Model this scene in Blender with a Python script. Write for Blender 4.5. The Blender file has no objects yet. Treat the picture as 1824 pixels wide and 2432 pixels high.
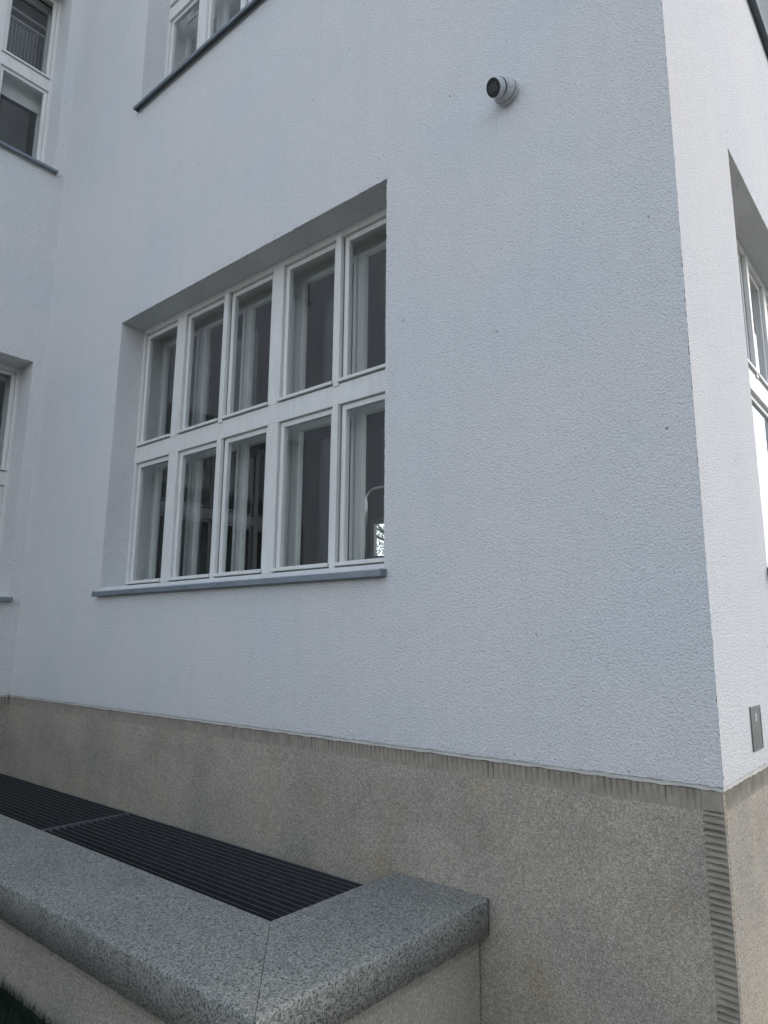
import bpy, bmesh, math, random
from mathutils import Vector, Matrix
random.seed(7)
R = math.radians
C = bpy.context.scene.collection
sc = bpy.context.scene

# ------------------------------------------------------------------ camera
CAM = Vector((0.7164, -2.7, 1.5003))
yaw, pitch, roll = 0.6989, 0.1856, 0.008
fw = Vector((-math.sin(yaw) * math.cos(pitch), math.cos(yaw) * math.cos(pitch), math.sin(pitch)))
rt = Vector((math.cos(yaw), math.sin(yaw), 0)); up = rt.cross(fw)
r2 = rt * math.cos(roll) + up * math.sin(roll); u2 = -rt * math.sin(roll) + up * math.cos(roll)
cd = bpy.data.cameras.new('camera'); cam = bpy.data.objects.new('camera', cd); C.objects.link(cam)
m = Matrix((r2, u2, -fw)).transposed().to_4x4(); m.translation = CAM; cam.matrix_world = m
cd.sensor_fit = 'VERTICAL'; cd.sensor_height = 24; cd.sensor_width = 24
cd.lens = 1635.68 / 2432 * 24
cd.clip_start = 0.05; cd.clip_end = 3000
sc.camera = cam
# ------------------------------------------------------------------ light
SUN = Vector((0.52, 0.70, 0.48)).normalized()       # towards the sun
w = bpy.data.worlds.new('World'); sc.world = w; w.use_nodes = True
nt = w.node_tree; bg = nt.nodes['Background']
sky = nt.nodes.new('ShaderNodeTexSky'); sky.sky_type = 'NISHITA'; sky.sun_disc = False
sky.sun_elevation = math.asin(SUN.z); sky.sun_rotation = math.atan2(SUN.x, SUN.y)
sky.air_density = 1.0; sky.dust_density = 1.2; sky.ozone_density = 1.6
# pale cloud bank low over the horizon, thinning out upwards
tc = nt.nodes.new('ShaderNodeTexCoord'); sep = nt.nodes.new('ShaderNodeSeparateXYZ'); nt.links.new(tc.outputs['Generated'], sep.inputs[0])
cn = nt.nodes.new('ShaderNodeTexNoise'); cn.inputs['Scale'].default_value = 3.2; cn.inputs['Detail'].default_value = 6; nt.links.new(tc.outputs['Generated'], cn.inputs['Vector'])
ad = nt.nodes.new('ShaderNodeMath'); ad.operation = 'MULTIPLY_ADD'; nt.links.new(cn.outputs[0], ad.inputs[0]); ad.inputs[1].default_value = -.35; nt.links.new(sep.outputs['Z'], ad.inputs[2])
mr = nt.nodes.new('ShaderNodeMapRange'); mr.interpolation_type = 'SMOOTHSTEP'; nt.links.new(ad.outputs[0], mr.inputs[0])
mr.inputs[1].default_value = -.05; mr.inputs[2].default_value = .30; mr.inputs[3].default_value = .92; mr.inputs[4].default_value = .30
mx = nt.nodes.new('ShaderNodeMix'); mx.data_type = 'RGBA'; nt.links.new(mr.outputs[0], mx.inputs[0]); nt.links.new(sky.outputs[0], mx.inputs[6]); mx.inputs[7].default_value = (7.6, 8.0, 8.6, 1)
nt.links.new(mx.outputs[2], bg.inputs[0]); bg.inputs[1].default_value = 0.13
sl = bpy.data.lights.new('sun', 'SUN'); sl.energy = 0.5; sl.angle = R(25); sl.color = (1.0, 0.87, 0.73)
so = bpy.data.objects.new('sun', sl); C.objects.link(so)
so.rotation_euler = SUN.to_track_quat('Z', 'Y').to_euler()
sc.view_settings.view_transform = 'Standard'; sc.view_settings.look = 'None'
sc.view_settings.gamma = 1; sc.view_settings.exposure = 1.17
sc.render.engine = 'CYCLES'
sc.cycles.transparent_max_bounces = 24; sc.cycles.max_bounces = 10

# ------------------------------------------------------------------ materials
def mat(name, base, rough=0.6, metal=0.0, spec=0.5):
    mt = bpy.data.materials.new(name); mt.use_nodes = True
    b = mt.node_tree.nodes['Principled BSDF']
    b.inputs['Base Color'].default_value = (*base, 1); b.inputs['Roughness'].default_value = rough
    b.inputs['Metallic'].default_value = metal; b.inputs['Specular IOR Level'].default_value = spec
    return mt, mt.node_tree, b
class N:
    """small node helper on world-size object coordinates"""
    def __init__(s, t):
        s.t = t; g = t.nodes.new('ShaderNodeNewGeometry'); s.pos = g.outputs['Position']
    def map(s, sx, sy, sz, src=None):
        n = s.t.nodes.new('ShaderNodeMapping'); s.t.links.new(src or s.pos, n.inputs[0]); n.inputs['Scale'].default_value = (sx, sy, sz); return n.outputs[0]
    def noise(s, sc_, det=3, rough=.5, v=None, dist=0):
        n = s.t.nodes.new('ShaderNodeTexNoise'); s.t.links.new(v or s.pos, n.inputs['Vector'])
        n.inputs['Scale'].default_value = sc_; n.inputs['Detail'].default_value = det; n.inputs['Roughness'].default_value = rough; n.inputs['Distortion'].default_value = dist
        return n.outputs[0]
    def vor(s, sc_, feature='F1', out=0, v=None, rnd=1):
        n = s.t.nodes.new('ShaderNodeTexVoronoi'); s.t.links.new(v or s.pos, n.inputs['Vector']); n.feature = feature
        n.inputs['Scale'].default_value = sc_; n.inputs['Randomness'].default_value = rnd
        return n.outputs[out]
    def ramp(s, f, *st):
        n = s.t.nodes.new('ShaderNodeValToRGB'); s.t.links.new(f, n.inputs[0]); e = n.color_ramp.elements
        while len(e) < len(st): e.new(.5)
        for k, (p, c) in enumerate(st): e[k].position = p; e[k].color = (c if isinstance(c, tuple) else (c, c, c)) + (1,)
        return n.outputs[0]
    def mix(s, f, a, b, mode='MIX'):
        n = s.t.nodes.new('ShaderNodeMix'); n.data_type = 'RGBA'; n.blend_type = mode
        for i, x in ((0, f), (6, a), (7, b)):
            if isinstance(x, (int, float)): n.inputs[i].default_value = x
            elif isinstance(x, tuple): n.inputs[i].default_value = x + (1,)
            else: s.t.links.new(x, n.inputs[i])
        return n.outputs[2]
    def math(s, op, a, b=None):
        n = s.t.nodes.new('ShaderNodeMath'); n.operation = op
        for i, x in enumerate((a, b)):
            if x is None: continue
            if isinstance(x, (int, float)): n.inputs[i].default_value = x
            else: s.t.links.new(x, n.inputs[i])
        return n.outputs[0]
    def bump(s, h, b, dist, strength=1, prev=None):
        n = s.t.nodes.new('ShaderNodeBump'); n.inputs['Distance'].default_value = dist; n.inputs['Strength'].default_value = strength
        s.t.links.new(h, n.inputs['Height'])
        if prev: s.t.links.new(prev, n.inputs['Normal'])
        if b: s.t.links.new(n.outputs[0], b.inputs['Normal'])
        return n.outputs[0]
    def link(s, a, b): s.t.links.new(a, b)

def plaster(name, base, stains=True, bumpd=.0098):
    mt, t, b = mat(name, base, .9, spec=.2); n = N(t)
    pebbles = n.vor(130, 'SMOOTH_F1', v=None)
    grain = n.noise(180, 4, .65)
    worm = n.noise(115, 2, .5, dist=.6)
    h = n.math('ADD', n.math('MULTIPLY', worm, .7), n.math('MULTIPLY', grain, .6))
    h = n.math('SUBTRACT', h, n.math('MULTIPLY', pebbles, .45))
    n.bump(h, b, bumpd, 1.0)
    pit = n.ramp(n.noise(120, 3, .6), (.29, .60), (.37, 1.0))
    tone = n.ramp(n.noise(.9, 4, .5), (.36, (.935, .965, .985)), (.50, (.975, .98, .985)), (.64, (1.0, .987, .975)))
    streak = n.ramp(n.noise(1.0, 5, .6, v=n.map(9, 9, .7)), (.30, (.975, .978, .98)), (.55, (1, 1, 1)))
    speck = n.ramp(n.vor(5.0, 'F1'), (.018, .45), (.045, 1.0))
    hollow_shade = n.ramp(worm, (.30, .80), (.50, 1.0))  # relief shade painted into the hollows of the plaster
    c = n.mix(1.0, tone, base, 'MULTIPLY'); c = n.mix(1.0, c, pit, 'MULTIPLY'); c = n.mix(1.0, c, speck, 'MULTIPLY')
    c = n.mix(1.0, c, streak, 'MULTIPLY'); c = n.mix(1.0, c, hollow_shade, 'MULTIPLY')
    n.link(c, b.inputs['Base Color']); return mt
M = {}
M['plaster'] = plaster('white_render', (.75, .748, .735))

def washed(name, a, bb, cc, stain=.6):
    mt, t, b = mat(name, a, .85, spec=.3); n = N(t)
    cell = n.vor(190, 'F1', 1)                      # random colour per pebble
    sep = t.nodes.new('ShaderNodeSeparateColor'); t.links.new(cell, sep.inputs[0])
    peb = n.ramp(sep.outputs[0], (0.0, bb), (.45, a), (.85, cc), (1.0, (cc[0]*1.15, cc[1]*1.15, cc[2]*1.14)))
    big = n.ramp(n.noise(2.2, 4, .6), (.34, (.66, .69, .73)), (.58, (1, 1, 1)))
    rust = n.ramp(n.noise(3.6, 4, .6), (.55, (1, 1, 1)), (.75, (1.0, .92, .78)))
    fine = n.ramp(n.noise(260, 2, .6), (.3, .72), (.7, 1.15))
    c = n.mix(stain, peb, n.mix(1.0, peb, big, 'MULTIPLY')); c = n.mix(1.0, c, rust, 'MULTIPLY'); c = n.mix(1.0, c, fine, 'MULTIPLY')
    n.link(c, b.inputs['Base Color'])
    n.bump(n.math('ADD', n.vor(190, 'F1'), n.noise(120, 3, .6)), b, .002, .8); return mt
M['plinth'] = washed('washed_concrete', (.385, .346, .278), (.285, .255, .207), (.475, .43, .35))
def dressed():
    mt, t, b = mat('dressed_stone', (.2, .19, .17), .88, spec=.3); n = N(t)
    c = n.ramp(n.noise(14, 6, .7), (.3, (.25, .225, .182)), (.7, (.37, .335, .27)))
    c = n.mix(1.0, c, n.ramp(n.noise(300, 2, .6), (.3, .8), (.7, 1.1)), 'MULTIPLY')
    n.link(c, b.inputs['Base Color']); n.bump(n.noise(160, 4, .7), b, .002, .8); return mt
M['dressed'] = dressed()
def mortar():
    mt, t, b = mat('mortar', (.6, .59, .56), .9, spec=.2); n = N(t)
    n.link(n.ramp(n.noise(9, 6, .7, v=n.map(1, 1, 6)), (.3, (.36, .35, .315)), (.6, (.54, .525, .48))), b.inputs['Base Color'])
    n.bump(n.noise(140, 4, .6), b, .002, .7); return mt
M['mortar'] = mortar()
def granite():
    mt, t, b = mat('granite', (.3, .31, .33), .7, spec=.4); n = N(t)
    cell = n.vor(210, 'F1', 1); sep = t.nodes.new('ShaderNodeSeparateColor'); t.links.new(cell, sep.inputs[0])
    g = n.ramp(sep.outputs[1], (0, (.055, .06, .06)), (.20, (.09, .097, .095)), (.30, (.17, .178, .175)), (.75, (.245, .25, .243)), (1.0, (.30, .305, .29)))
    cl = n.ramp(n.noise(85, 3, .65), (.36, (.66, .68, .69)), (.5, (1.02, 1.02, 1.02)), (.68, (1.15, 1.14, 1.12)))
    tone = n.ramp(n.noise(3.0, 4, .6), (.3, (1.08, 1.06, 1.0)), (.7, (1.30, 1.25, 1.12)))
    sp = n.ramp(n.vor(7, 'F1'), (.02, (2.0, 1.95, 1.8)), (.045, (1, 1, 1)))
    c = n.mix(1.0, g, cl, 'MULTIPLY'); c = n.mix(1.0, c, tone, 'MULTIPLY'); c = n.mix(1.0, c, sp, 'MULTIPLY')
    n.link(c, b.inputs['Base Color']); n.bump(n.noise(170, 4, .7), b, .0022, .9); return mt
M['granite'] = granite()
def paint(name, base, dirt=.12):
    mt, t, b = mat(name, base, .42, spec=.45); n = N(t)
    d = n.ramp(n.noise(6, 6, .7, v=n.map(3, 3, .6)), (.3, (1 - dirt,) * 3), (.6, (1, 1, 1)))
    k = n.ramp(n.noise(70, 5, .7), (.27, (.72, .66, .58)), (.34, (1, 1, 1)))
    n.link(n.mix(1.0, n.mix(1.0, base, d, 'MULTIPLY'), k, 'MULTIPLY'), b.inputs['Base Color'])
    n.bump(n.noise(40, 3, .5, v=n.map(1, 1, .25)), b, .0012, .5); return mt
M['paint'] = paint('window_paint', (.69, .69, .66))
M['lining'] = paint('lining_paint', (.72, .73, .705))
def zinc():
    mt, t, b = mat('zinc', (.14, .17, .20), .5, .35, .5); n = N(t)
    n.link(n.ramp(n.noise(8, 5, .65), (.3, (.15, .18, .205)), (.7, (.22, .255, .285))), b.inputs['Base Color']); 
    n.link(n.ramp(n.noise(20, 4), (.3, .4), (.7, .65)), b.inputs['Roughness']); n.bump(n.noise(12, 3), b, .002, .4); return mt
M['zinc'] = zinc()
def glass():
    mt = bpy.data.materials.new('window_glass'); mt.use_nodes = True; t = mt.node_tree; t.nodes.clear()
    o = t.nodes.new('ShaderNodeOutputMaterial'); tr = t.nodes.new('ShaderNodeBsdfTransparent'); gl = t.nodes.new('ShaderNodeBsdfGlossy'); mx = t.nodes.new('ShaderNodeMixShader')
    tr.inputs[0].default_value = (.93, .955, .945, 1); gl.inputs['Roughness'].default_value = .004; gl.inputs[0].default_value = (.96, .98, 1, 1)
    n = N(t); fr = t.nodes.new('ShaderNodeLayerWeight'); fr.inputs[0].default_value = .5
    F_ = n.math('ADD', n.math('MULTIPLY', n.math('POWER', fr.outputs['Facing'], 5), .957), .043)   # Schlick, alike from both sides
    f = n.math('DIVIDE', n.math('MULTIPLY', F_, 2), n.math('ADD', F_, 1))
    bp = n.bump(n.noise(3.2, 1, .4, v=n.map(1, 1, .8)), None, .0008, 1.0); t.links.new(bp, gl.inputs['Normal'])
    t.links.new(f, mx.inputs[0]); t.links.new(tr.outputs[0], mx.inputs[1]); t.links.new(gl.outputs[0], mx.inputs[2]); t.links.new(mx.outputs[0], o.inputs[0]); return mt
M['glass'] = glass()
def noisy(name, a, bb, s, rough=.7, metal=0, bd=0):
    mt, t, b = mat(name, a, rough, metal); n = N(t)
    n.link(n.ramp(n.noise(s, 5, .65), (.3, a), (.7, bb)), b.inputs['Base Color'])
    if bd: n.bump(n.noise(s * 3, 4, .6), b, bd, .8)
    return mt
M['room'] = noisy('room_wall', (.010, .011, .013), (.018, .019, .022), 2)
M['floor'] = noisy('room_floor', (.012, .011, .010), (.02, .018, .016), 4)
M['grate'] = noisy('grate_steel', (.055, .06, .062), (.09, .096, .10), 30, .55, .55)
M['grate_edge'] = noisy('grate_pale_steel', (.14, .148, .15), (.28, .29, .29), 60, .5, .6)  # paler steel for the bar tops and end plates
M['brick'] = noisy('grey_brick', (.07, .065, .06), (.12, .11, .10), 5, .9, 0, .004)
M['paving'] = noisy('stone_paving', (.15, .14, .12), (.22, .205, .175), 3, .9, 0, .004)
M['grass'] = noisy('grass_blade', (.005, .018, .009), (.010, .032, .014), 20, .7)
M['ground'] = noisy('soil_ground', (.012, .022, .014), (.03, .038, .026), 6, .95, 0, .01)
M['cam_white'] = noisy('camera_shell', (.36, .38, .38), (.56, .57, .57), 45, .38)
M['cam_black'] = noisy('camera_face', (.006, .007, .008), (.012, .013, .014), 30, .12)
M['cam_lens'] = noisy('camera_lens', (.028, .03, .032), (.045, .047, .05), 60, .45)
M['dark_ring'] = noisy('camera_dark_ring', (.008, .008, .008), (.02, .02, .02), 60, .8)  # near-black rings: dirty base seam, and painted shade in the sleeve gap
M['steel'] = noisy('brushed_plate', (.13, .135, .135), (.21, .215, .21), 25, .45, .7)
M['steel_light'] = noisy('plate_symbol', (.42, .43, .42), (.5, .5, .5), 25, .5, .3)
M['chrome'] = noisy('chrome_tube', (.6, .6, .6), (.75, .75, .75), 20, .12, 1.0)
M['dark'] = noisy('dark_wood', (.03, .03, .032), (.06, .055, .05), 12, .5)
M['blind'] = noisy('blind_fabric', (.50, .51, .49), (.58, .585, .56), 5, .8)
M['wire'] = noisy('wire', (.30, .32, .33), (.42, .43, .44), 30, .5, .5)
M['leaf'] = noisy('leaf', (.05, .09, .03), (.11, .16, .06), 3, .6)
M['bark'] = noisy('bark', (.07, .055, .04), (.14, .11, .08), 20, .9, 0, .01)
M['roof'] = noisy('roof_metal', (.08, .09, .10), (.12, .13, .14), 4, .5, .3)

# ------------------------------------------------------------------ helpers
def obj(name, bm, ms, parent=None, smooth=False, bevel=0, kind=None):
    me = bpy.data.meshes.new(name); bm.normal_update(); bm.to_mesh(me); bm.free()
    for x in (ms if isinstance(ms, (list, tuple)) else [ms]): me.materials.append(x)
    if smooth:
        for p in me.polygons: p.use_smooth = True
    o = bpy.data.objects.new(name, me); C.objects.link(o)
    if parent: o.parent = parent
    if bevel:
        bv = o.modifiers.new('bevel', 'BEVEL'); bv.width = bevel; bv.segments = 2; bv.limit_method = 'ANGLE'
    if kind: o['kind'] = kind
    return o
def tag(o, label, cat, group=None):
    o['label'] = label; o['category'] = cat
    if group: o['group'] = group
    return o
def empty(name, loc=(0, 0, 0)):
    o = bpy.data.objects.new(name, None); C.objects.link(o); o.location = loc; o.empty_display_size = .1; return o
def box(bm, a, b, mi=0, T=None):
    x0, y0, z0 = (min(a[i], b[i]) for i in range(3)); x1, y1, z1 = (max(a[i], b[i]) for i in range(3))
    co = [(x0,y0,z0),(x1,y0,z0),(x1,y1,z0),(x0,y1,z0),(x0,y0,z1),(x1,y0,z1),(x1,y1,z1),(x0,y1,z1)]
    v = [bm.verts.new(T(*c) if T else c) for c in co]
    for f in ((0,3,2,1),(4,5,6,7),(0,1,5,4),(1,2,6,5),(2,3,7,6),(3,0,4,7)):
        bm.faces.new([v[i] for i in f]).material_index = mi
def quad(bm, pts, mi=0):
    f = bm.faces.new([bm.verts.new(p) for p in pts]); f.material_index = mi; return f
def tube(bm, pts, r, n=10, caps=True, mi=0):
    rings = []; pts = [Vector(p) for p in pts]
    prev = None
    for i, p in enumerate(pts):
        d = (pts[min(i+1, len(pts)-1)] - pts[max(i-1, 0)]).normalized()
        a = prev if prev is not None else (Vector((0, 0, 1)) if abs(d.z) < .9 else Vector((1, 0, 0)))
        s = d.cross(a).normalized(); a = s.cross(d).normalized(); prev = a
        rr = r[i] if isinstance(r, (list, tuple)) else r
        rings.append([bm.verts.new(p + (s * math.cos(2*math.pi*k/n) + a * math.sin(2*math.pi*k/n)) * rr) for k in range(n)])
    for A_, B_ in zip(rings, rings[1:]):
        for k in range(n): bm.faces.new((A_[k], A_[(k+1) % n], B_[(k+1) % n], B_[k])).material_index = mi
    if caps:
        bm.faces.new(rings[0][::-1]).material_index = mi; bm.faces.new(rings[-1]).material_index = mi
def lathe(bm, prof, origin, axis, n=40, mi=0):
    origin = Vector(origin); ax = Vector(axis).normalized(); a = ax.orthogonal().normalized(); b = ax.cross(a)
    rings = [[bm.verts.new(origin + ax*h + (a*math.cos(2*math.pi*k/n) + b*math.sin(2*math.pi*k/n))*r) for k in range(n)] for r, h in prof]
    for A_, B_ in zip(rings, rings[1:]):
        for k in range(n): bm.faces.new((A_[k], A_[(k+1) % n], B_[(k+1) % n], B_[k])).material_index = mi
    bm.faces.new(rings[0][::-1]).material_index = mi; bm.faces.new(rings[-1]).material_index = mi

# ------------------------------------------------------------------ dimensions (measured from the photo)
XL = -5.874                         # inner corner with the side wing
ZP = 1.009                          # underside of the render, top of the plinth
ZTOP = 11.0
TH = .45                            # wall thickness
T_main = lambda u, d, z: (u, d, z)
T_wing = lambda u, d, z: (XL - d, u, z)
T_side = lambda u, d, z: (-d, u, z)
building = tag(empty('school_building'), 'white rendered building with a washed concrete plinth and white many-paned windows', 'building')

def wall(name, T, u0, u1, z0, z1, holes, edges=()):
    """rendered wall with openings; ragged arrises where render turns a corner. holes: (ua, ub, za, zb, depth of frame)"""
    bm = bmesh.new(); E = .03
    us = sorted({u0, u1} | {h[i] + s for h in holes for i, s in ((0, -E), (1, E))} | ({u0 + E} if 'L' in edges else set()) | ({u1 - E} if 'R' in edges else set()))
    zs = sorted({z0, z1, z0 + E} | {h[i] + s for h in holes for i, s in ((2, -E), (3, E))})
    def jit(): return random.gauss(0, .0011)
    def strip(side, fix, a, b, fix2, out=True):
        # ragged line at coordinate `fix` running a..b; flat strip from there to `fix2`; reveal returned from the caller
        n = max(2, int(abs(b - a) / .007)); pts = []
        sm = 0
        for i in range(n + 1):
            t = a + (b - a) * i / n; e = 0 if i in (0, n) else 1
            sm = .55 * sm + jit(); k = sm * e; dd = abs(random.gauss(0, .0008)) * e
            pts.append((fix + k, t, dd) if side == 'v' else (t, fix + k, dd))
        return pts
    for i in range(len(us) - 1):
        for j in range(len(zs) - 1):
            ua, ub, za, zb = us[i], us[i+1], zs[j], zs[j+1]
            um, zm = (ua + ub) / 2, (za + zb) / 2
            if any(h[0] - E - 1e-6 < um < h[1] + E + 1e-6 and h[2] - E - 1e-6 < zm < h[3] + E + 1e-6 for h in holes): continue
            if 'R' in edges and um > u1 - E: continue
            if 'L' in edges and um < u0 + E: continue
            if zm < z0 + E: continue
            quad(bm, [T(ua, 0, za), T(ub, 0, za), T(ub, 0, zb), T(ua, 0, zb)])
    def ladder(pts, far, rev):
        # pts: ragged (u, z, d); far: matching straight points; rev: matching points of the return face
        P_ = [bm.verts.new(T(p[0], p[2], p[1])) for p in pts]
        F_ = [bm.verts.new(T(*f)) for f in far]; Q_ = [bm.verts.new(T(*q)) for q in rev] if rev else None
        I_ = [bm.verts.new(T(q[0], .012, q[2])) for q in rev] if rev else None
        for k in range(len(pts) - 1):
            bm.faces.new((P_[k], P_[k+1], F_[k+1], F_[k]))
            if Q_:
                bm.faces.new((P_[k+1], P_[k], I_[k], I_[k+1])); bm.faces.new((I_[k+1], I_[k], Q_[k], Q_[k+1]))
    # bottom edge of the render
    ur = u1 - (E if 'R' in edges else 0); ul = u0 + (E if 'L' in edges else 0)
    p = strip('h', z0, ul, ur, 0); ladder(p, [(q[0], 0, z0 + E) for q in p], [(q[0], .03, z0 + .001) for q in p])
    if 'R' in edges:
        p = strip('v', u1, z0, z1, 0); ladder(p, [(u1 - E, 0, q[1]) for q in p], None)
    if 'L' in edges:
        p = strip('v', u0, z0, z1, 0); ladder(p, [(u0 + E, 0, q[1]) for q in p], None)
    for ua, ub, za, zb, dp in holes:
        for fix, f2 in ((ua, ua - E), (ub, ub + E)):
            p = strip('v', fix, za, zb, 0); ladder(p, [(f2, 0, q[1]) for q in p], [(fix, dp, q[1]) for q in p])
            q_ = [(fix, za), (f2, za)]
        for fix, f2 in ((za, za - E), (zb, zb + E)):
            p = strip('h', fix, ua, ub, 0); ladder(p, [(q[0], 0, f2) for q in p], [(q[0], dp, fix + (.022 if fix == za else 0)) for q in p])
        for cu, fu in ((ua, ua - E), (ub, ub + E)):
            for cz, fz in ((za, za - E), (zb, zb + E)):
                quad(bm, [T(fu, 0, fz), T(cu, 0, fz), T(cu, 0, cz), T(fu, 0, cz)])
    # inner face
    us2 = sorted({u0 + .1, u1 - .1} | {h[i] for h in holes for i in (0, 1)}); zs2 = sorted({z0 - 1.2, z1} | {h[i] for h in holes for i in (2, 3)})
    for i in range(len(us2) - 1):
        for j in range(len(zs2) - 1):
            um, zm = (us2[i] + us2[i+1]) / 2, (zs2[j] + zs2[j+1]) / 2
            if any(h[0] < um < h[1] and h[2] < zm < h[3] for h in holes): continue
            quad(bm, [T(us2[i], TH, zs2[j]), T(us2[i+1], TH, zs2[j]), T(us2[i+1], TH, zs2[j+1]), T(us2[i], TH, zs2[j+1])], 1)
    o = obj(name, bm, [M['plaster'], M['room']], building); return o

DZ = 4.30
WD, WDW, WDR = .205, .28, .18
Zs = (1.872, 4.107); RZ = (4.17,)
h_main = (-4.436, -1.552, Zs[0], Zs[1], WD); h_main_up = (-4.436, -1.552, Zs[0] + DZ, Zs[1] + DZ, WD)
h_wing = (-2.984, -.10, Zs[0], Zs[1], WDW); h_wing_up = (-2.984, -.10, Zs[0] + DZ, Zs[1] + DZ, WDW)
h_side = (1.05, 3.934, Zs[0], 4.17, WDR); h_side_up = (1.05, 3.934, Zs[0] + DZ - .08, Zs[1] + DZ, WDR)
YW = -6.2
w1 = wall('wall', T_main, XL, 0, ZP, ZTOP, [h_main, h_main_up], ('R',)); w1['label'] = 'shaded blue-white wall with the security camera'
w2 = wall('wall', T_wing, YW, 0, ZP, ZTOP, [h_wing, h_wing_up], ()); w2['label'] = 'projecting wall at the left edge of the photo'
w3 = wall('wall', T_side, 0, 14, ZP, ZTOP, [h_side, h_side_up], ()); w3['label'] = 'brighter wall round the corner at the right'
# closing walls, roof
bm = bmesh.new()
YB = 5.07                            # yard side of the block: opening for the far window; a narrow side range runs on behind
quad(bm, [(XL, YW, -.2), (-14, YW, -.2), (-14, YW, ZTOP), (XL, YW, ZTOP)]); quad(bm, [(-14, YW, -.2), (-14, YB, -.2), (-14, YB, ZTOP), (-14, YW, ZTOP)])
for a, b, c, d in ((-14, -6.02, -.2, ZTOP), (-5.3, -3.0, -.2, ZTOP), (-6.02, -5.3, -.2, 2.35), (-6.02, -5.3, 3.3, ZTOP)): quad(bm, [(a, YB, c), (b, YB, c), (b, YB, d), (a, YB, d)])
quad(bm, [(-3, YB, -.2), (-3, 14, -.2), (-3, 14, ZTOP), (-3, YB, ZTOP)]); quad(bm, [(-3, 14, -.2), (0, 14, -.2), (0, 14, ZTOP), (-3, 14, ZTOP)])
obj('rear_wall', bm, M['plaster'], building)
bm = bmesh.new(); box(bm, (-14.3, 0, ZTOP), (.3, 5.3, ZTOP + .25)); box(bm, (-3.3, 5.301, ZTOP + .002), (.3, 14.3, ZTOP + .251)); box(bm, (-14.3, YW - .3, ZTOP + .003), (XL + .3, -.001, ZTOP + .253))
obj('roof', bm, M['roof'], building)

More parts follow.
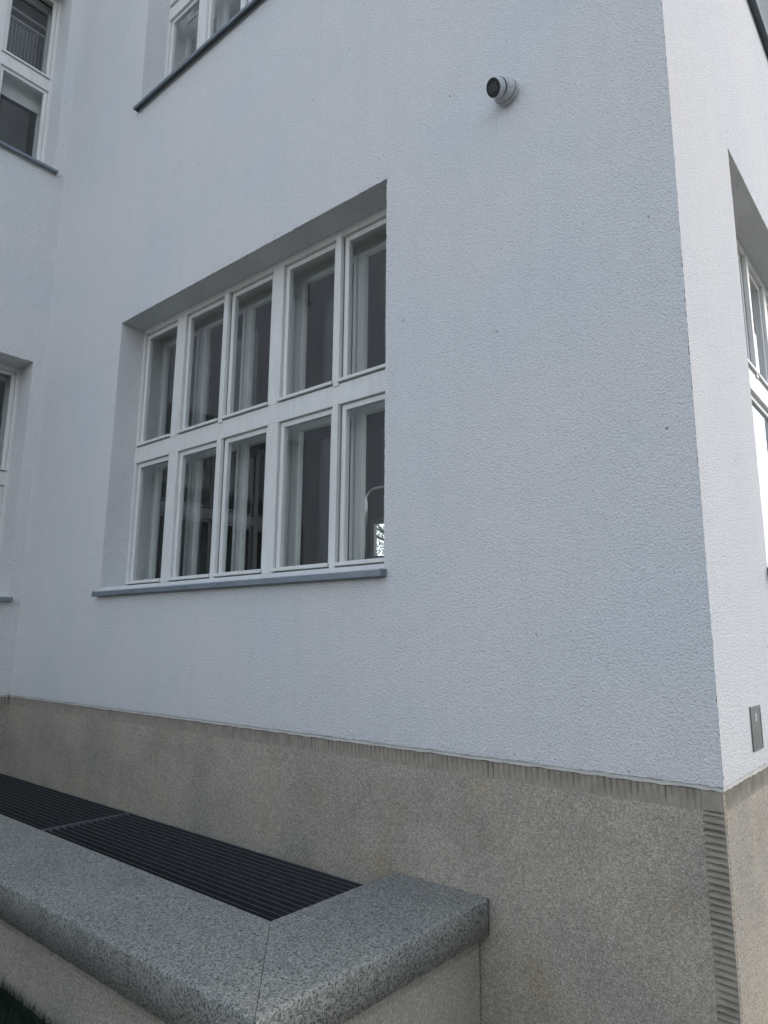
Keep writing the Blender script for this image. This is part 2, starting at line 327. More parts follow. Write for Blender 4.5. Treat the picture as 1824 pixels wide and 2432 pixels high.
# ------------------------------------------------------------------ windows
CAS = [(.030, .509), (.626, 1.129), (1.186, 1.679), (1.786, 2.293), (2.346, 2.855)]
def glasspane(bm, T, u0, u1, z0, z1, d): quad(bm, [T(u0, d, z0), T(u1, d, z0), T(u1, d, z1), T(u0, d, z1)])
def window(T, h, mirror, rows, label=None, low=None):
    u0, u1, z0, z1, D0 = h; Wd = u1 - u0
    cas = [(u0 + a, u0 + b) for a, b in CAS] if not mirror else [(u1 - b, u1 - a) for a, b in CAS][::-1]
    chi = cas; clow = [(u0 + a, u0 + b) for a, b in low] if low else cas
    def B(bm, a, b, mi=0): box(bm, a, b, mi, T)
    (la, lb), (ua, ub) = rows
    f0, f1 = D0, D0 + .075
    bm = bmesh.new()
    B(bm, (u0 - .03, f0, ub), (u1 + .03, f1, z1 + .04)); B(bm, (u0 - .03, f0, lb), (u1 + .03, f1, ua)); B(bm, (u0 - .03, f0, z0 - .03), (u1 + .03, f1, la))
    for ri, (za, zb) in enumerate(rows):
        cas = clow if ri == 0 else chi
        B(bm, (u0 - .03, f0 + .001, za), (cas[0][0], f1 - .001, zb)); B(bm, (cas[-1][1], f0 + .001, za), (u1 + .03, f1 - .001, zb))
        for i in range(len(cas) - 1):
            a, b = cas[i][1], cas[i+1][0]
            if b - a > .08: B(bm, (a, f0 - .0005, za + .0006), (b, f1 - .001, zb - .0006))
            else: B(bm, (a + .003, f0 - .009, za - .012), (b - .003, f0 + .02, zb + .009)); B(bm, (a + .012, f0 + .02, za), (b - .012, f1 - .001, zb))
    # screws in the transom, caulk lines
    root = obj('window', bm, M['paint'], building, bevel=.0022)
    if label: root['label'] = label
    for ri, (za, zb) in enumerate(rows):
        for (a, b) in (clow if ri == 0 else chi):
            bm = bmesh.new(); g = .004; s = .034
            a_, b_ = a + g, b - .0025; s0, s1 = f0 + .022, f0 + .058
            B(bm, (a_, s0, za + .009), (a_ + s, s1, zb - g)); B(bm, (b_ - s, s0, za + .009), (b_, s1, zb - g))
            B(bm, (a_ + s, s0, zb - g - s), (b_ - s, s1, zb - g)); B(bm, (a_ + s, s0, za + .009), (b_ - s, s1, za + g + s))
            # putty fillet and weather bar
            B(bm, (a - .012 if a - u0 > .05 else a + .001, f0 - .016, za + .009), (b - .004, s0 - .001, za + .029))
            obj('sash', bm, M['paint'], root, bevel=.002)
            bm = bmesh.new(); glasspane(bm, T, a_ + s - .004, b_ - s + .004, za + g + s - .004, zb - g - s + .004, f0 + .036); obj('pane', bm, M['glass'], root)
    # lining of the casement box, inner frame and sashes
    i0 = D0 + .20; i1 = i0 + .06
    bm = bmesh.new()
    B(bm, (u0 - .06, f1, z0 - .03), (u0 - .035, TH, z1 + .05)); B(bm, (u1 + .035, f1, z0 - .03), (u1 + .06, TH, z1 + .05))
    B(bm, (u0 - .035, f1, z1 - .005), (u1 + .035, TH, z1 + .05)); B(bm, (u0 - .035, f1, z0 - .04), (u1 + .035, TH, z0 + .018))
    obj('lining', bm, M['lining'], root)
    bm = bmesh.new()
    B(bm, (u0 - .035, i0, ub - .02), (u1 + .035, i1, z1 - .006)); B(bm, (u0 - .035, i0, lb + .01), (u1 + .035, i1, ua - .01)); B(bm, (u0 - .035, i0, z0 + .019), (u1 + .035, i1, la + .02))
    for ri, (za, zb) in enumerate(((la + .02, lb + .01), (ua - .01, ub - .02))):
        cas = clow if ri == 0 else chi; nc = len(cas)
        edges = [u0 - .035] + [(cas[i][1] + cas[i+1][0]) / 2 for i in range(nc - 1)] + [u1 + .035]
        for k, e in enumerate(edges):
            hw = .028 if k in (0, nc) else (.030 if (cas[k][0] - cas[k-1][1]) > .08 else .02)
            if k == 0: B(bm, (e, i0 + .001, za), (e + .05, i1 - .001, zb))
            elif k == nc: B(bm, (e - .05, i0 + .001, za), (e, i1 - .001, zb))
            else: B(bm, (e - hw, i0 + .001, za), (e + hw, i1 - .001, zb))
    obj('inner_frame', bm, M['lining'], root, bevel=.002)
    for ri, (za, zb) in enumerate(((la + .02, lb + .01), (ua - .01, ub - .02))):
        cas = clow if ri == 0 else chi; nc = len(cas)
        edges = [u0 - .035] + [(cas[i][1] + cas[i+1][0]) / 2 for i in range(nc - 1)] + [u1 + .035]
        for k in range(nc):
            lo = edges[k] + (.05 if k == 0 else (.030 if cas[k][0] - cas[k-1][1] > .08 else .02)); hi = edges[k+1] - (.05 if k == nc - 1 else (.030 if cas[k+1][0] - cas[k][1] > .08 else .02))
            lo += .003; hi -= .003; s = .024; bm = bmesh.new(); a0, a1 = i0 - .012, i0 + .03
            B(bm, (lo, a0, za + .003), (lo + s, a1, zb - .003)); B(bm, (hi - s, a0, za + .003), (hi, a1, zb - .003))
            B(bm, (lo + s, a0, zb - .003 - s), (hi - s, a1, zb - .003)); B(bm, (lo + s, a0, za + .003), (hi - s, a1, za + .003 + s))
            obj('inner_sash', bm, M['lining'], root, bevel=.002)
            bm = bmesh.new(); glasspane(bm, T, lo + s - .004, hi - s + .004, za + s, zb - s, i0 + .01); obj('inner_pane', bm, M['glass'], root)
    # folded zinc sill: top sheet, lip, turned ends
    bm = bmesh.new(); t = .003; e0, e1 = u0 - .022, u1 + .020
    prof = [(D0 - .001, z0 + .024), (.002, z0 - .006), (-.050, z0 - .018), (-.052, z0 - .046), (-.044, z0 - .050), (-.044, z0 - .046), (-.049, z0 - .043), (-.047, z0 - .0205), (.002, z0 - .009), (D0 - .001, z0 + .020)]
    def prism(pr, a, b):
        A_ = [bm.verts.new(T(a, d, z)) for d, z in pr]; B_ = [bm.verts.new(T(b, d, z)) for d, z in pr]; n = len(pr)
        for k in range(n): bm.faces.new((A_[k], A_[(k+1) % n], B_[(k+1) % n], B_[k]))
        bm.faces.new(A_[::-1]); bm.faces.new(B_)
    inn = [prof[0], prof[1], prof[8], prof[9]]; prism(inn, u0 + .0015, u1 - .0015)
    prism([prof[1]] + prof[2:9], e0, e1)
    for a in (e0 - .001, e1 - .002): B(bm, (a, -.0505, z0 - .044), (a + .003, -.001, z0 - .009))
    bmesh.ops.recalc_face_normals(bm, faces=bm.faces)
    obj('sill', bm, M['zinc'], root)
    return root
rows = ((1.922, 2.928), (3.060, 4.062)); rup = tuple((a + DZ, b + DZ) for a, b in rows)
wn = window(T_main, h_main, False, rows, 'large ten-light casement window in the middle of the photo')
window(T_main, h_main_up, False, rup, 'window of the upper floor, cut off by the top edge')
window(T_wing, h_wing, True, rows, 'lower window of the projecting wall at the left edge')
window(T_wing, h_wing_up, True, rup, 'upper window of the projecting wall with wire mesh behind the glass')
window(T_side, h_side, False, ((1.922, 3.11), (3.25, 4.12)), 'window round the corner mirroring the pale sky', [(.030, 1.679), (1.786, 2.855)])
window(T_side, h_side_up, False, rup, 'upper window round the corner, only its dark sill in view')

# ------------------------------------------------------------------ plinth with chiselled margins
def flute(s, pitch, depth):
    x = (s / pitch) % 1.0
    return depth * 1.25 * (1 - abs(math.sin(math.pi * x)) ** .55)
def groove(s, pitch, ph, depth):
    x = ((s + ph) / pitch) % 1.0
    return depth * (1 - abs(math.sin(math.pi * x)) ** 1.1)
def plinth(T, u0, u1, corner, ncol, pitch):
    parent = building
    bm = bmesh.new(); P0 = .006; zb = -.3
    zt = ZP - .017; zg = ZP - .088; cw = .072
    e = u1 - cw if corner == 'R' else u1; s0 = u0 + (.033 if corner == 'L' else 0)
    # top band of upright chisel marks
    n = int((e - s0) / (pitch / 10)); rowsz = [zt, zt - .004, zt - .02, zt - .045, zg + .010, zg]
    prev = None; rnd = {}
    for i in range(n + 1):
        u = s0 + (e - s0) * i / n; wob = .5 * pitch * math.sin(u * 2.3); gi = math.floor((u + wob) / pitch)
        if gi not in rnd: rnd[gi] = (random.uniform(.6, 1.25), random.uniform(-.012, .012))
        k, dz = rnd[gi]; col = []
        for j, z in enumerate(rowsz):
            a = [.6, 1, 1, .9, .45, 0][j]
            zz = z + (dz if 2 <= j <= 4 else 0)
            col.append(bm.verts.new(T(u, P0 + flute(u + wob, pitch, .0085 * k) * a, zz)))
        if prev:
            for j in range(5): bm.faces.new((prev[j], prev[j+1], col[j+1], col[j])).material_index = 1
        prev = col
    # field
    quad(bm, [T(s0, P0, zb), T(e, P0, zb), T(e, P0, zg), T(s0, P0, zg)], 0)
    if corner == 'R':   # bedding of horizontal chisel cuts up the corner
        sq = zg + .004
        quad(bm, [T(e, P0, sq), T(u1, P0, sq), T(u1, P0, zt), T(e, P0, zt)], 1)
        pz = .0222; n = int((sq - zb) / (pz / 6)); cols = [e, e + .006, e + .02, e + .045, u1 - .012, u1]; prev = None; rn = {}
        for i in range(n + 1):
            z = sq - (sq - zb) * i / n; gi = int((sq - z) / pz)
            if gi not in rn: rn[gi] = (random.uniform(.7, 1.3), random.uniform(-.008, .008), random.uniform(-.003, .003))
            k, du, sl_ = rn[gi]; row = []
            for j, u in enumerate(cols):
                a = [0, .7, 1, 1, .85, .25][j]; uu = u + (du if j in (1, 2) else 0)
                row.append(bm.verts.new(T(uu, P0 + groove(sq - z, pz, 0, .0130 * k) * a, z - .0035 * j / 5 * (1 if a else 0))))
            if prev:
                for j in range(5): bm.faces.new((prev[j], row[j], row[j+1], prev[j+1])).material_index = 1
            prev = row
    if corner == 'L':   # smooth arris strip followed by a row of small nicks
        nz = int((zt - zb) / .0037); prev = None; cols = [P0 + .0005, u0 + .022, u0 + .026, u0 + .030, u0 + .033]
        for i in range(nz + 1):
            z = zt - (zt - zb) * i / nz; row = []
            for j, u in enumerate(cols):
                a = [0, 0, 1, 1, 0][j]; row.append(bm.verts.new(T(u, P0 + .004 * a * max(0, math.sin(z / .0222 * 2 * math.pi)) ** 2, z)))
            if prev:
                for j in range(4): bm.faces.new((prev[j], row[j], row[j+1], prev[j+1])).material_index = 1
            prev = row
    return obj('plinth', bm, [M['plinth'], M['dressed']], parent)
plinth(T_main, XL - .006, -.006, 'R', 0, .0262)
plinth(T_wing, YW, .006, '', 0, .0262)
plinth(T_side, 0.0, 14, 'L', 0, .0262)
# mortar joint between render and plinth
bm = bmesh.new()
def joint(T, a, b):
    n = int(abs(b - a) / .03); pv = None
    for i in range(n + 1):
        u = a + (b - a) * i / n; k = random.gauss(0, .0009)
        c = [bm.verts.new(T(u, .014 + k, ZP + .004)), bm.verts.new(T(u, .005 + k * .5, ZP - .0035 + k)), bm.verts.new(T(u, .0015, ZP - .0155 + k * 1.5)), bm.verts.new(T(u, .03, ZP - .0165))]
        if pv:
            for j in range(3): bm.faces.new((pv[j], pv[j+1], c[j+1], c[j]))
        pv = c
joint(T_main, XL - .002, -.004); joint(T_wing, YW, -.004); joint(T_side, .004, 14)
obj('mortar_joint', bm, M['mortar'], building)

# ------------------------------------------------------------------ rooms behind the windows
def room(x0, x1, y0, y1, z0, z1, back=None):
    bm = bmesh.new()
    quad(bm, [(x0, y0, z0), (x1, y0, z0), (x1, y1, z0), (x0, y1, z0)], 1); quad(bm, [(x0, y0, z1), (x1, y0, z1), (x1, y1, z1), (x0, y1, z1)])
    if back:
        a, b, c, d = back
        for q in ((x0, a, z0, z1), (b, x1, z0, z1), (a, b, z0, c), (a, b, d, z1)):
            quad(bm, [(q[0], y1, q[2]), (q[1], y1, q[2]), (q[1], y1, q[3]), (q[0], y1, q[3])])
    else: quad(bm, [(x0, y1, z0), (x1, y1, z0), (x1, y1, z1), (x0, y1, z1)])
    quad(bm, [(x0, y0, z0), (x0, y1, z0), (x0, y1, z1), (x0, y0, z1)])
    if x1 < XL: quad(bm, [(x0, y0, z0), (x1, y0, z0), (x1, y0, z1), (x0, y0, z1)])
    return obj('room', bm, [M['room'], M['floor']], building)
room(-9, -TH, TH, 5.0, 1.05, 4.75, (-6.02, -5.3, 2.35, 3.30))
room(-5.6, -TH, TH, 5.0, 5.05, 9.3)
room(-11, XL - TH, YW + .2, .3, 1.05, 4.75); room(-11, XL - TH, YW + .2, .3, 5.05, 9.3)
# far window of the ground-floor room: an opening through the rest of the building
bm = bmesh.new()
for a, b in (((-6.02, 5.0, 2.35), (-5.945, 5.06, 3.3)), ((-5.375, 5.0, 2.35), (-5.3, 5.06, 3.3)), ((-5.945, 5.001, 3.225), (-5.375, 5.059, 3.3)), ((-5.945, 5.001, 2.35), (-5.375, 5.059, 2.42))): box(bm, a, b)
far = obj('window', bm, M['paint'], building); far['label'] = 'small far window seen through the room'

# ------------------------------------------------------------------ retaining wall with granite coping
ZC, ZB = .443, .300
rw = tag(empty('retaining_wall', (-1.2, -1.2, 0)), 'low washed concrete wall with a granite coping round the light well', 'low wall')
def put(o, root):      # parent keeping world placement
    o.parent = root; o.matrix_parent_inverse = Matrix.Translation(root.location).inverted(); return o
def rough_block(name, outline, z0, z1, m, step=.02, amp=.0014, bev=.010):
    """slab with a rounded, slightly uneven upper arris; outline counter-clockwise, [(x, y, rounded?)] per edge"""
    bm = bmesh.new(); n = len(outline); P_ = [Vector((a[0], a[1])) for a in outline]; rd = [a[2] for a in outline]
    ring = []
    for i in range(n):
        a, b = P_[i], P_[(i+1) % n]; L_ = (b - a).length; k = max(1, int(L_ / step)) if rd[i] else 1
        d = (b - a).normalized(); nor = Vector((d.y, -d.x))
        for j in range(k):
            t = j / k; ring.append((a.lerp(b, t), nor, rd[i], j == 0, i))
    # corner inset normals
    def off(i):
        p, nor, r, first, e = ring[i]
        if first:
            pe = ring[i-1][4]; q = P_[(pe+1) % n]; a0 = P_[pe]; dd = (q - a0).normalized(); n2 = Vector((dd.y, -dd.x)); r2_ = rd[pe]
            if r and r2_: return nor + n2
            if r: return dd * -1 / (-dd).dot(nor)          # slide back along the neighbouring joint
            if r2_:
                a1 = P_[(e+1) % n]; d1 = (a1 - P_[e]).normalized(); return d1 / d1.dot(n2)
            return Vector((0, 0))
        return nor if r else Vector((0, 0))
    prof = [(0, z0), (0, z1 - bev * 1.2), (.12 * bev, z1 - bev * .62), (.45 * bev, z1 - bev * .22), (bev, z1 - bev * .02), (bev * 2.2, z1)]
    rings = []
    for ins, z in prof:
        row = []
        for i, (p, nor, r, first, e) in enumerate(ring):
            o = off(i); g = 0 if first else (random.gauss(0, amp) if (z > z0) else random.gauss(0, amp * .5))
            q = p - o * ins + (nor * g * .8 if o.length > 0 and not first else Vector((0, 0)))
            row.append(bm.verts.new((q.x, q.y, z + (-abs(random.gauss(0, amp * .5)) if (z0 < z < z1 and o.length > 0 and not first) else 0))))
        rings.append(row)
    N_ = len(ring)
    for A_, B_ in zip(rings, rings[1:]):
        for k in range(N_): bm.faces.new((A_[k], A_[(k+1) % N_], B_[(k+1) % N_], B_[k]))
    bm.faces.new(rings[-1]); bm.faces.new(rings[0][::-1])
    bmesh.ops.triangulate(bm, faces=[f for f in bm.faces if len(f.verts) > 4])
    o = obj(name, bm, m, smooth=False)
    for p in o.data.polygons: p.use_smooth = p.normal.z < .97
    return o
ci, co_, yi, yo = -1.462, -.9585, -.765, -1.2584
g = .0016
c1 = rough_block('coping_slab', [(ci + g, -.004, False), (ci + g, yi, False), (co_, yo + g, True), (co_, -.004, False)], ZB, ZC, M['granite'])
c1['label'] = 'shorter granite slab running back to the building'
c2 = rough_block('coping_slab', [(-5.86, yi, False), (-5.86, yo, True), (co_ - g, yo, False), (ci - g, yi, False)], ZB, ZC, M['granite'])
c2['label'] = 'long granite slab in the foreground'
put(c1, rw); put(c2, rw)
def chis(T, u0, u1, zt, zg, zb, P0=0, pitch=.0262):
    bm = bmesh.new(); n = int((u1 - u0) / (pitch / 10)); rz = [zt, zt - .004, zt - .02, zt - .045, zg + .01, zg]; prev = None; rnd = {}
    for i in range(n + 1):
        u = u0 + (u1 - u0) * i / n; gi = math.floor(u / pitch); rnd.setdefault(gi, (random.uniform(.6, 1.2), random.uniform(-.01, .01))); k, dz = rnd[gi]; col = []
        for j, z in enumerate(rz):
            col.append(bm.verts.new(T(u, P0 + flute(u, pitch, .0085 * k) * [.6, 1, 1, .9, .45, 0][j], z + (dz if 2 <= j <= 4 else 0))))
        if prev:
            for j in range(5): bm.faces.new((prev[j], prev[j+1], col[j+1], col[j])).material_index = 1
        prev = col
    quad(bm, [T(u0, P0, zb), T(u1, P0, zb), T(u1, P0, zg), T(u0, P0, zg)], 0)
    return bm
o = obj('wall_face', chis(lambda u, d, z: (-1.008 - d, u, z), -1.21, -.006, ZB, ZB - .06, -.1), [M['plinth'], M['dressed']]); put(o, rw)
o = obj('wall_face', chis(lambda u, d, z: (u, -1.21 + d, z), -5.87, -1.008, ZB, ZB - .06, -.1), [M['plinth'], M['dressed']]); put(o, rw)
bm = bmesh.new()
box(bm, (-1.43, -.75, -1.2), (-1.012, -.003, ZB - .001)); box(bm, (-5.86, -1.2, -1.2), (-1.014, -.80, ZB - .001))
put(obj('wall_core', bm, M['plinth']), rw)

# ------------------------------------------------------------------ gratings over the light well
def grating(x0, x1, label):
    root = tag(empty('floor_grating', ((x0 + x1) / 2, -.4, .355)), label, 'grating', 'steel gratings over the light well')
    y0, y1, zt = -.80, -.012, .355; n = 19; pt = .0425
    bm = bmesh.new()
    for k in range(n):
        y = y1 - .012 - k * pt
        if y < y0 + .005: break
        w_ = random.uniform(-.0006, .0006)
        box(bm, (x0 + .006, y - .002 + w_, zt - .035), (x1 - .006, y + .002 + w_, zt - .0012), 0)
        box(bm, (x0 + .006, y - .002 + w_, zt - .001), (x1 - .006, y + .0005 + w_, zt), 1)
    put(obj('bearing_bars', bm, [M['grate'], M['grate_edge']]), root)
    bm = bmesh.new(); k = x0 + .25
    while k < x1 - .1: box(bm, (k - .003, y0, zt - .030), (k + .003, y1, zt - .022)); k += .33
    put(obj('cross_rods', bm, M['grate']), root)
    for a, c in ((x0, x0 + .0055), (x1 - .005, x1 - .0135)):
        bm = bmesh.new(); box(bm, (a, y0, zt - .036), (a + .005, y1, zt - .0005))
        for k in range(n):
            y = y1 - .012 - k * pt
            if y < y0 + .005: break
            box(bm, (c - .001, y - .006, zt - .03), (c + .008, y - .0026, zt - .006))
        put(obj('end_plate', bm, M['grate_edge']), root)
    return root
grating(-3.752, -1.448, 'near dark steel grating panel beside the corner of the granite coping')
grating(-5.86, -3.760, 'far dark steel grating panel beyond the joint, towards the left wall')

# ------------------------------------------------------------------ ground
bm = bmesh.new()
S_ = 400; GZ = -.17
hx0, hx1, hy0, hy1 = -5.87, -1.05, -1.19, 0.0   # light well cut out of the ground
for a in ((-S_, -S_, S_, hy0), (-S_, hy1, S_, S_), (-S_, hy0, hx0, hy1), (hx1, hy0, S_, hy1)):
    quad(bm, [(a[0], a[1], GZ), (a[2], a[1], GZ), (a[2], a[3], GZ), (a[0], a[3], GZ)])
obj('ground', bm, M['paving'], kind='structure')
bm = bmesh.new(); quad(bm, [(-60, -4.5, .004), (-2.0, -4.5, .004), (-2.0, -1.19, .004), (-60, -1.19, .004)]); quad(bm, [(-2.0, -4.5, .004), (-1.5, -4.5, GZ + .004), (-1.5, -1.19, GZ + .004), (-2.0, -1.19, .004)])
obj('planting_bed', bm, M['ground'], kind='structure')
bm = bmesh.new(); quad(bm, [(-5.9, -1.2, -1.15), (-1, -1.2, -1.15), (-1, .1, -1.15), (-5.9, .1, -1.15)]); quad(bm, [(-5.88, -1.2, -1.15), (-5.88, .0, -1.15), (-5.88, .0, .0), (-5.88, -1.2, .0)]); quad(bm, [(-5.9, .01, -1.15), (-1, .01, -1.15), (-1, .01, .0), (-5.9, .01, .0)])
obj('light_well_floor', bm, M['floor'], kind='structure')
bm = bmesh.new()
for k in range(9000):
    x = random.uniform(-3.8, -2.0); y = -1.225 - abs(random.gauss(0, .3)); h_ = random.uniform(.03, .08); a = random.uniform(0, 6.28); w_ = .0022
    dx, dy = math.cos(a), math.sin(a); lx, ly = random.gauss(0, .02), random.gauss(0, .02)
    v = [bm.verts.new(p) for p in ((x - dx*w_, y - dy*w_, 0), (x + dx*w_, y + dy*w_, 0), (x + lx, y + ly, h_))]; bm.faces.new(v)
g_ = obj('grass', bm, M['grass'], kind='stuff'); tag(g_, 'dark green grass at the foot of the low wall', 'grass')

# ------------------------------------------------------------------ security camera
P = Vector((-.760, -.0, 4.208))
cc = tag(empty('security_camera', P), 'white dome security camera with a black face, fixed high on the shaded wall', 'security camera')
bm = bmesh.new(); lathe(bm, [(.058, -.003), (.062, .0), (.0635, .004), (.0635, .030), (.0625, .032)], P, (0, -1, 0)); put(obj('base', bm, M['cam_white'], smooth=False), cc)
bm = bmesh.new(); lathe(bm, [(.0640, .0318), (.0642, .0322), (.0642, .0332), (.0640, .0336)], P, (0, -1, 0)); put(obj('dark_ring', bm, M['dark_ring']), cc)
bm = bmesh.new(); lathe(bm, [(.0625, .0335), (.0630, .036), (.0610, .046), (.0560, .060), (.0520, .0655), (.047, .0665)], P, (0, -1, 0)); put(obj('collar', bm, M['cam_white'], smooth=True), cc)
nrm = Vector((-.24, -.83, -.50)).normalized(); ctr = P + Vector((0.0, -.066, -.002))
bm = bmesh.new(); bmesh.ops.create_uvsphere(bm, u_segments=40, v_segments=24, radius=.0465, matrix=Matrix.Translation(ctr)); put(obj('ball', bm, M['cam_white'], smooth=True), cc)
bm = bmesh.new(); lathe(bm, [(.0440, .0150), (.0452, .0120), (.0466, .0165), (.0466, .0215), (.0440, .0222)], ctr, nrm); put(obj('dark_ring', bm, M['dark_ring']), cc)  # dark ring stands in for the shaded gap behind the sleeve
bm = bmesh.new(); lathe(bm, [(.0445, .0205), (.0455, .022), (.0455, .060), (.0440, .0625), (.0425, .0628)], ctr, nrm); put(obj('sleeve', bm, M['cam_white'], smooth=False), cc)
bm = bmesh.new(); lathe(bm, [(.0425, .0600), (.0425, .0640), (.0415, .0646)], ctr, nrm); fo = put(obj('face', bm, M['cam_black']), cc)
sx = nrm.cross(Vector((0, 0, 1))).normalized(); sy = sx.cross(nrm).normalized()
bm = bmesh.new()
base = ctr + nrm * .0649
a = [base + sx*i*.0265 + sy*(j*.0185 + i*.004) for i, j in ((-1, -1), (1, -1), (1, 1), (-1, 1))]
v0 = [bm.verts.new(p) for p in a]; v1 = [bm.verts.new(p + nrm*.0012) for p in a]
bm.faces.new(v0); bm.faces.new(v1)
for k in range(4): bm.faces.new((v0[k], v0[(k+1) % 4], v1[(k+1) % 4], v1[k]))
bmesh.ops.recalc_face_normals(bm, faces=bm.faces); lo = obj('lens_window', bm, M['cam_lens']); put(lo, cc)
bm = bmesh.new(); dn = Vector((.18, 0, -1)).normalized(); lathe(bm, [(.0095, 0), (.0095, .0015), (.008, .0022)], P + Vector((0, -.017, 0)) + dn * .0633, dn, 20); put(obj('cable_plug', bm, M['cam_white']), cc)

# ------------------------------------------------------------------ flush metal wall box on the sunny side
wb = tag(empty('wall_box', (0, .533, 1.165)), 'small grey metal box door set flush in the wall round the corner, above the plinth', 'wall box')
ya, yb, za, zb = .449, .617, 1.078, 1.251
bm = bmesh.new()
for p, q in (((0, ya, za), (.006, yb, za + .012)), ((0, ya, zb - .014), (.006, yb, zb)), ((0, ya, za + .012), (.0058, ya + .010, zb - .014)), ((0, yb - .010, za + .012), (.0058, yb, zb - .014))): box(bm, p, q)
put(obj('frame', bm, M['steel'], bevel=.001), wb)
bm = bmesh.new(); box(bm, (0.0005, ya + .0115, za + .0135), (.0042, yb - .0115, zb - .0155)); put(obj('door', bm, M['steel'], bevel=.0008), wb)
bm = bmesh.new(); box(bm, (.0042, .520, 1.190), (.0050, .545, 1.222)); put(obj('symbol_plate', bm, M['steel_light']), wb)

# ------------------------------------------------------------------ things behind the glass
tb = tag(empty('table', (-2.0, .95, 1.05)), 'dark table standing just inside the large window', 'table')
bm = bmesh.new(); box(bm, (-2.75, .62, 1.865), (-1.2, 1.30, 1.895)); put(obj('table_top', bm, M['dark'], bevel=.003), tb)
for x in (-2.7, -1.25):
    for y in (.67, 1.25):
        bm = bmesh.new(); tube(bm, [(x, y, 1.05), (x, y, 1.865)], .018); put(obj('leg', bm, M['chrome'], smooth=True), tb)
ch = tag(empty('chair', (-2.1, .9, 1.895)), 'chrome tube chair back glimpsed at the lower right pane of the large window', 'chair')
def arc(cx, cz, r, a0, a1, y, n=8): return [(cx + r * math.cos(R(a0 + (a1 - a0) * i / n)), y, cz + r * math.sin(R(a0 + (a1 - a0) * i / n))) for i in range(n + 1)]
bm = bmesh.new(); yy = .70
tube(bm, [(-2.30, yy, 1.9)] + arc(-2.21, 2.415, .09, 180, 90, yy) + arc(-1.93, 2.415, .09, 90, 0, yy) + [(-1.84, yy, 1.9)], .011, 12); put(obj('back_tube', bm, M['chrome'], smooth=True), ch)
bm = bmesh.new(); box(bm, (-2.28, .71, 2.02), (-1.86, 1.12, 2.05)); put(obj('seat', bm, M['dark'], bevel=.006), ch)
for x in (-2.27, -1.87):
    bm = bmesh.new(); tube(bm, [(x, 1.10, 1.897), (x, 1.10, 2.02)], .010); put(obj('leg', bm, M['chrome'], smooth=True), ch)
# wire mesh basket and rails behind the upper wing window, and its blind
wm = tag(empty('wire_mesh_screen', (XL - .52, -.3, 7.4)), 'wire mesh panel with two pale rails behind the glass of the upper left window', 'mesh screen')
xm = XL - .52; bm = bmesh.new()
y = -.72
while y < -.02: box(bm, (xm - .0018, y - .0018, 7.30), (xm + .0018, y + .0018, 8.02)); y += .036
z = 7.32
while z < 8.02: box(bm, (xm + .0019, -.73, z - .002), (xm + .0049, -.02, z + .002)); z += .036
put(obj('mesh', bm, M['wire']), wm)
bm = bmesh.new(); box(bm, (xm - .015, -.75, 8.02), (xm + .015, -.02, 8.045)); put(obj('rail', bm, M['wire'], bevel=.003), wm)
bm = bmesh.new(); box(bm, (xm - .015, -.75, 8.13), (xm + .015, -.02, 8.155)); put(obj('rail', bm, M['wire'], bevel=.003), wm)
rb = tag(empty('roller_blind', (XL - .46, -.3, 7.2)), 'pale roller blind half drawn behind the lower light of the upper left window', 'blind')
bm = bmesh.new(); box(bm, (XL - .462, -.70, 7.06), (XL - .460, -.04, 7.42)); put(obj('fabric', bm, M['blind']), rb)
bm = bmesh.new(); box(bm, (XL - .467, -.70, 7.035), (XL - .455, -.04, 7.06)); put(obj('bottom_bar', bm, M['blind'], bevel=.002), rb)

# ------------------------------------------------------------------ outside the frame but mirrored or seen through the glass
tr = tag(empty('tree', (-12.15, 13, 0)), 'leafy tree seen as a dark shape through the far window of the room', 'tree')
bm = bmesh.new(); base_ = Vector((-12.15, 13, 0)); tube(bm, [base_, base_ + Vector((.1, 0, 1.6)), base_ + Vector((0, .1, 3.2)), base_ + Vector((.1, 0, 5.2))], [.16, .13, .10, .04], 10)
for k in range(14):
    a = random.uniform(0, 6.28); h_ = random.uniform(1.8, 4.6); L_ = random.uniform(.9, 1.7)
    tube(bm, [base_ + Vector((.05, 0, h_)), base_ + Vector((math.cos(a)*L_*.5, math.sin(a)*L_*.5, h_ + .4)), base_ + Vector((math.cos(a)*L_, math.sin(a)*L_, h_ + .9))], [.045, .03, .012], 6)
put(obj('trunk', bm, M['bark'], smooth=True), tr)
bm = bmesh.new()
cl = [base_ + Vector((random.gauss(0, .55), random.gauss(0, .5), random.uniform(1.9, 5.6))) for _ in range(60)]
for k in range(13000):
    c_ = random.choice(cl); p = c_ + Vector((random.gauss(0, .26), random.gauss(0, .26), random.gauss(0, .22))); d = Vector((random.gauss(0, 1), random.gauss(0, 1), random.gauss(0, 1))).normalized()
    e = d.orthogonal().normalized(); f = d.cross(e); s = random.uniform(.018, .036)
    bm.faces.new([bm.verts.new(q) for q in (p - e*s, p + f*s*.5, p + e*s, p - f*s*.5)])
put(obj('crown', bm, M['leaf']), tr)
mp = tag(empty('metal_post', (1.75, 11.6, 0)), 'grey metal post mirrored in the window round the corner', 'post')
bm = bmesh.new(); tube(bm, [(1.75, 11.6, 0), (1.75, 11.6, 3.9)], .06, 16); put(obj('pole', bm, M['zinc'], smooth=True), mp)
bm = bmesh.new()
for z in (1.6, 2.6, 3.6): tube(bm, [(1.75, 11.6, z), (1.75, 11.6, z + .04)], .072, 16)
put(obj('clamps', bm, M['zinc']), mp)

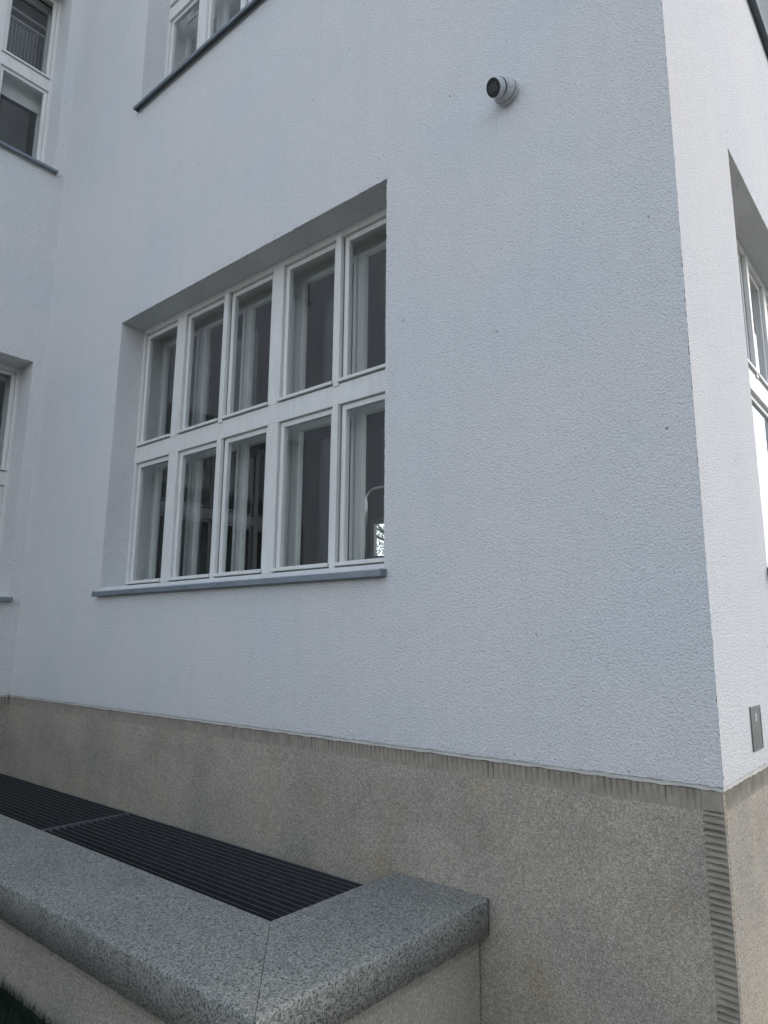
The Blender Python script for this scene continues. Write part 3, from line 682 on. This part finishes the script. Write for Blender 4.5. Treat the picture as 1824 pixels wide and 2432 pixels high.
# hedge added unseen behind the camera, to shade the low wall's face
hd = tag(empty('shade_hedge', (-6, -5.2, 0)), 'dark clipped hedge added out of view to shade the low wall', 'shade_hedge')
bm = bmesh.new()
for k in range(14000):
    p = Vector((random.uniform(-12, -.8), random.uniform(-5.6, -4.7), random.uniform(0, 1) ** .8 * 1.7)); d = Vector((random.gauss(0, 1), random.gauss(0, 1), random.gauss(0, 1))).normalized()
    e = d.orthogonal().normalized(); f = d.cross(e); q = random.uniform(.03, .06)
    bm.faces.new([bm.verts.new(v) for v in (p - e*q, p + f*q*.6, p + e*q, p - f*q*.6)])
put(obj('foliage', bm, M['leaf']), hd)
bm = bmesh.new()
for k in range(24): x = -11.8 + k * .46; tube(bm, [(x, -5.15, 0), (x + random.gauss(0, .05), -5.15, 1.3)], [.03, .012], 6)
put(obj('stems', bm, M['bark']), hd)

# unseen building added across the yard: keeps the low sky out of the panes
ob = tag(empty('sky_blocking_building', (12, -15, 0)), 'grey brick building added out of view across the yard to block the low sky', 'building')
bm = bmesh.new(); box(bm, (14, -34, -.2), (24, -4, 8.2)); put(obj('wall', bm, M['brick']), ob)
bm = bmesh.new(); box(bm, (13.7, -34.3, 8.202), (24.3, -3.7, 8.45)); put(obj('roof', bm, M['roof']), ob)
for fl in range(2):
    for k in range(6):
        y = -26 + k * 3.6; z = 1.0 + fl * 3.3
        bm = bmesh.new(); box(bm, (13.96, y, z), (14.05, y + 1.5, z + .08)); box(bm, (13.96, y, z + 1.82), (14.05, y + 1.5, z + 1.9)); box(bm, (13.96, y, z + .08), (14.05, y + .08, z + 1.82)); box(bm, (13.96, y + 1.42, z + .08), (14.05, y + 1.5, z + 1.82)); box(bm, (13.965, y + .71, z + .08), (14.05, y + .79, z + 1.82))
        f_ = put(obj('window', bm, M['paint']), ob)
        bm = bmesh.new(); quad(bm, [(13.99, y + .08, z + .08), (13.99, y + 1.42, z + .08), (13.99, y + 1.42, z + 1.82), (13.99, y + .08, z + 1.82)]); p_ = obj('pane', bm, M['cam_black']); p_.parent = f_
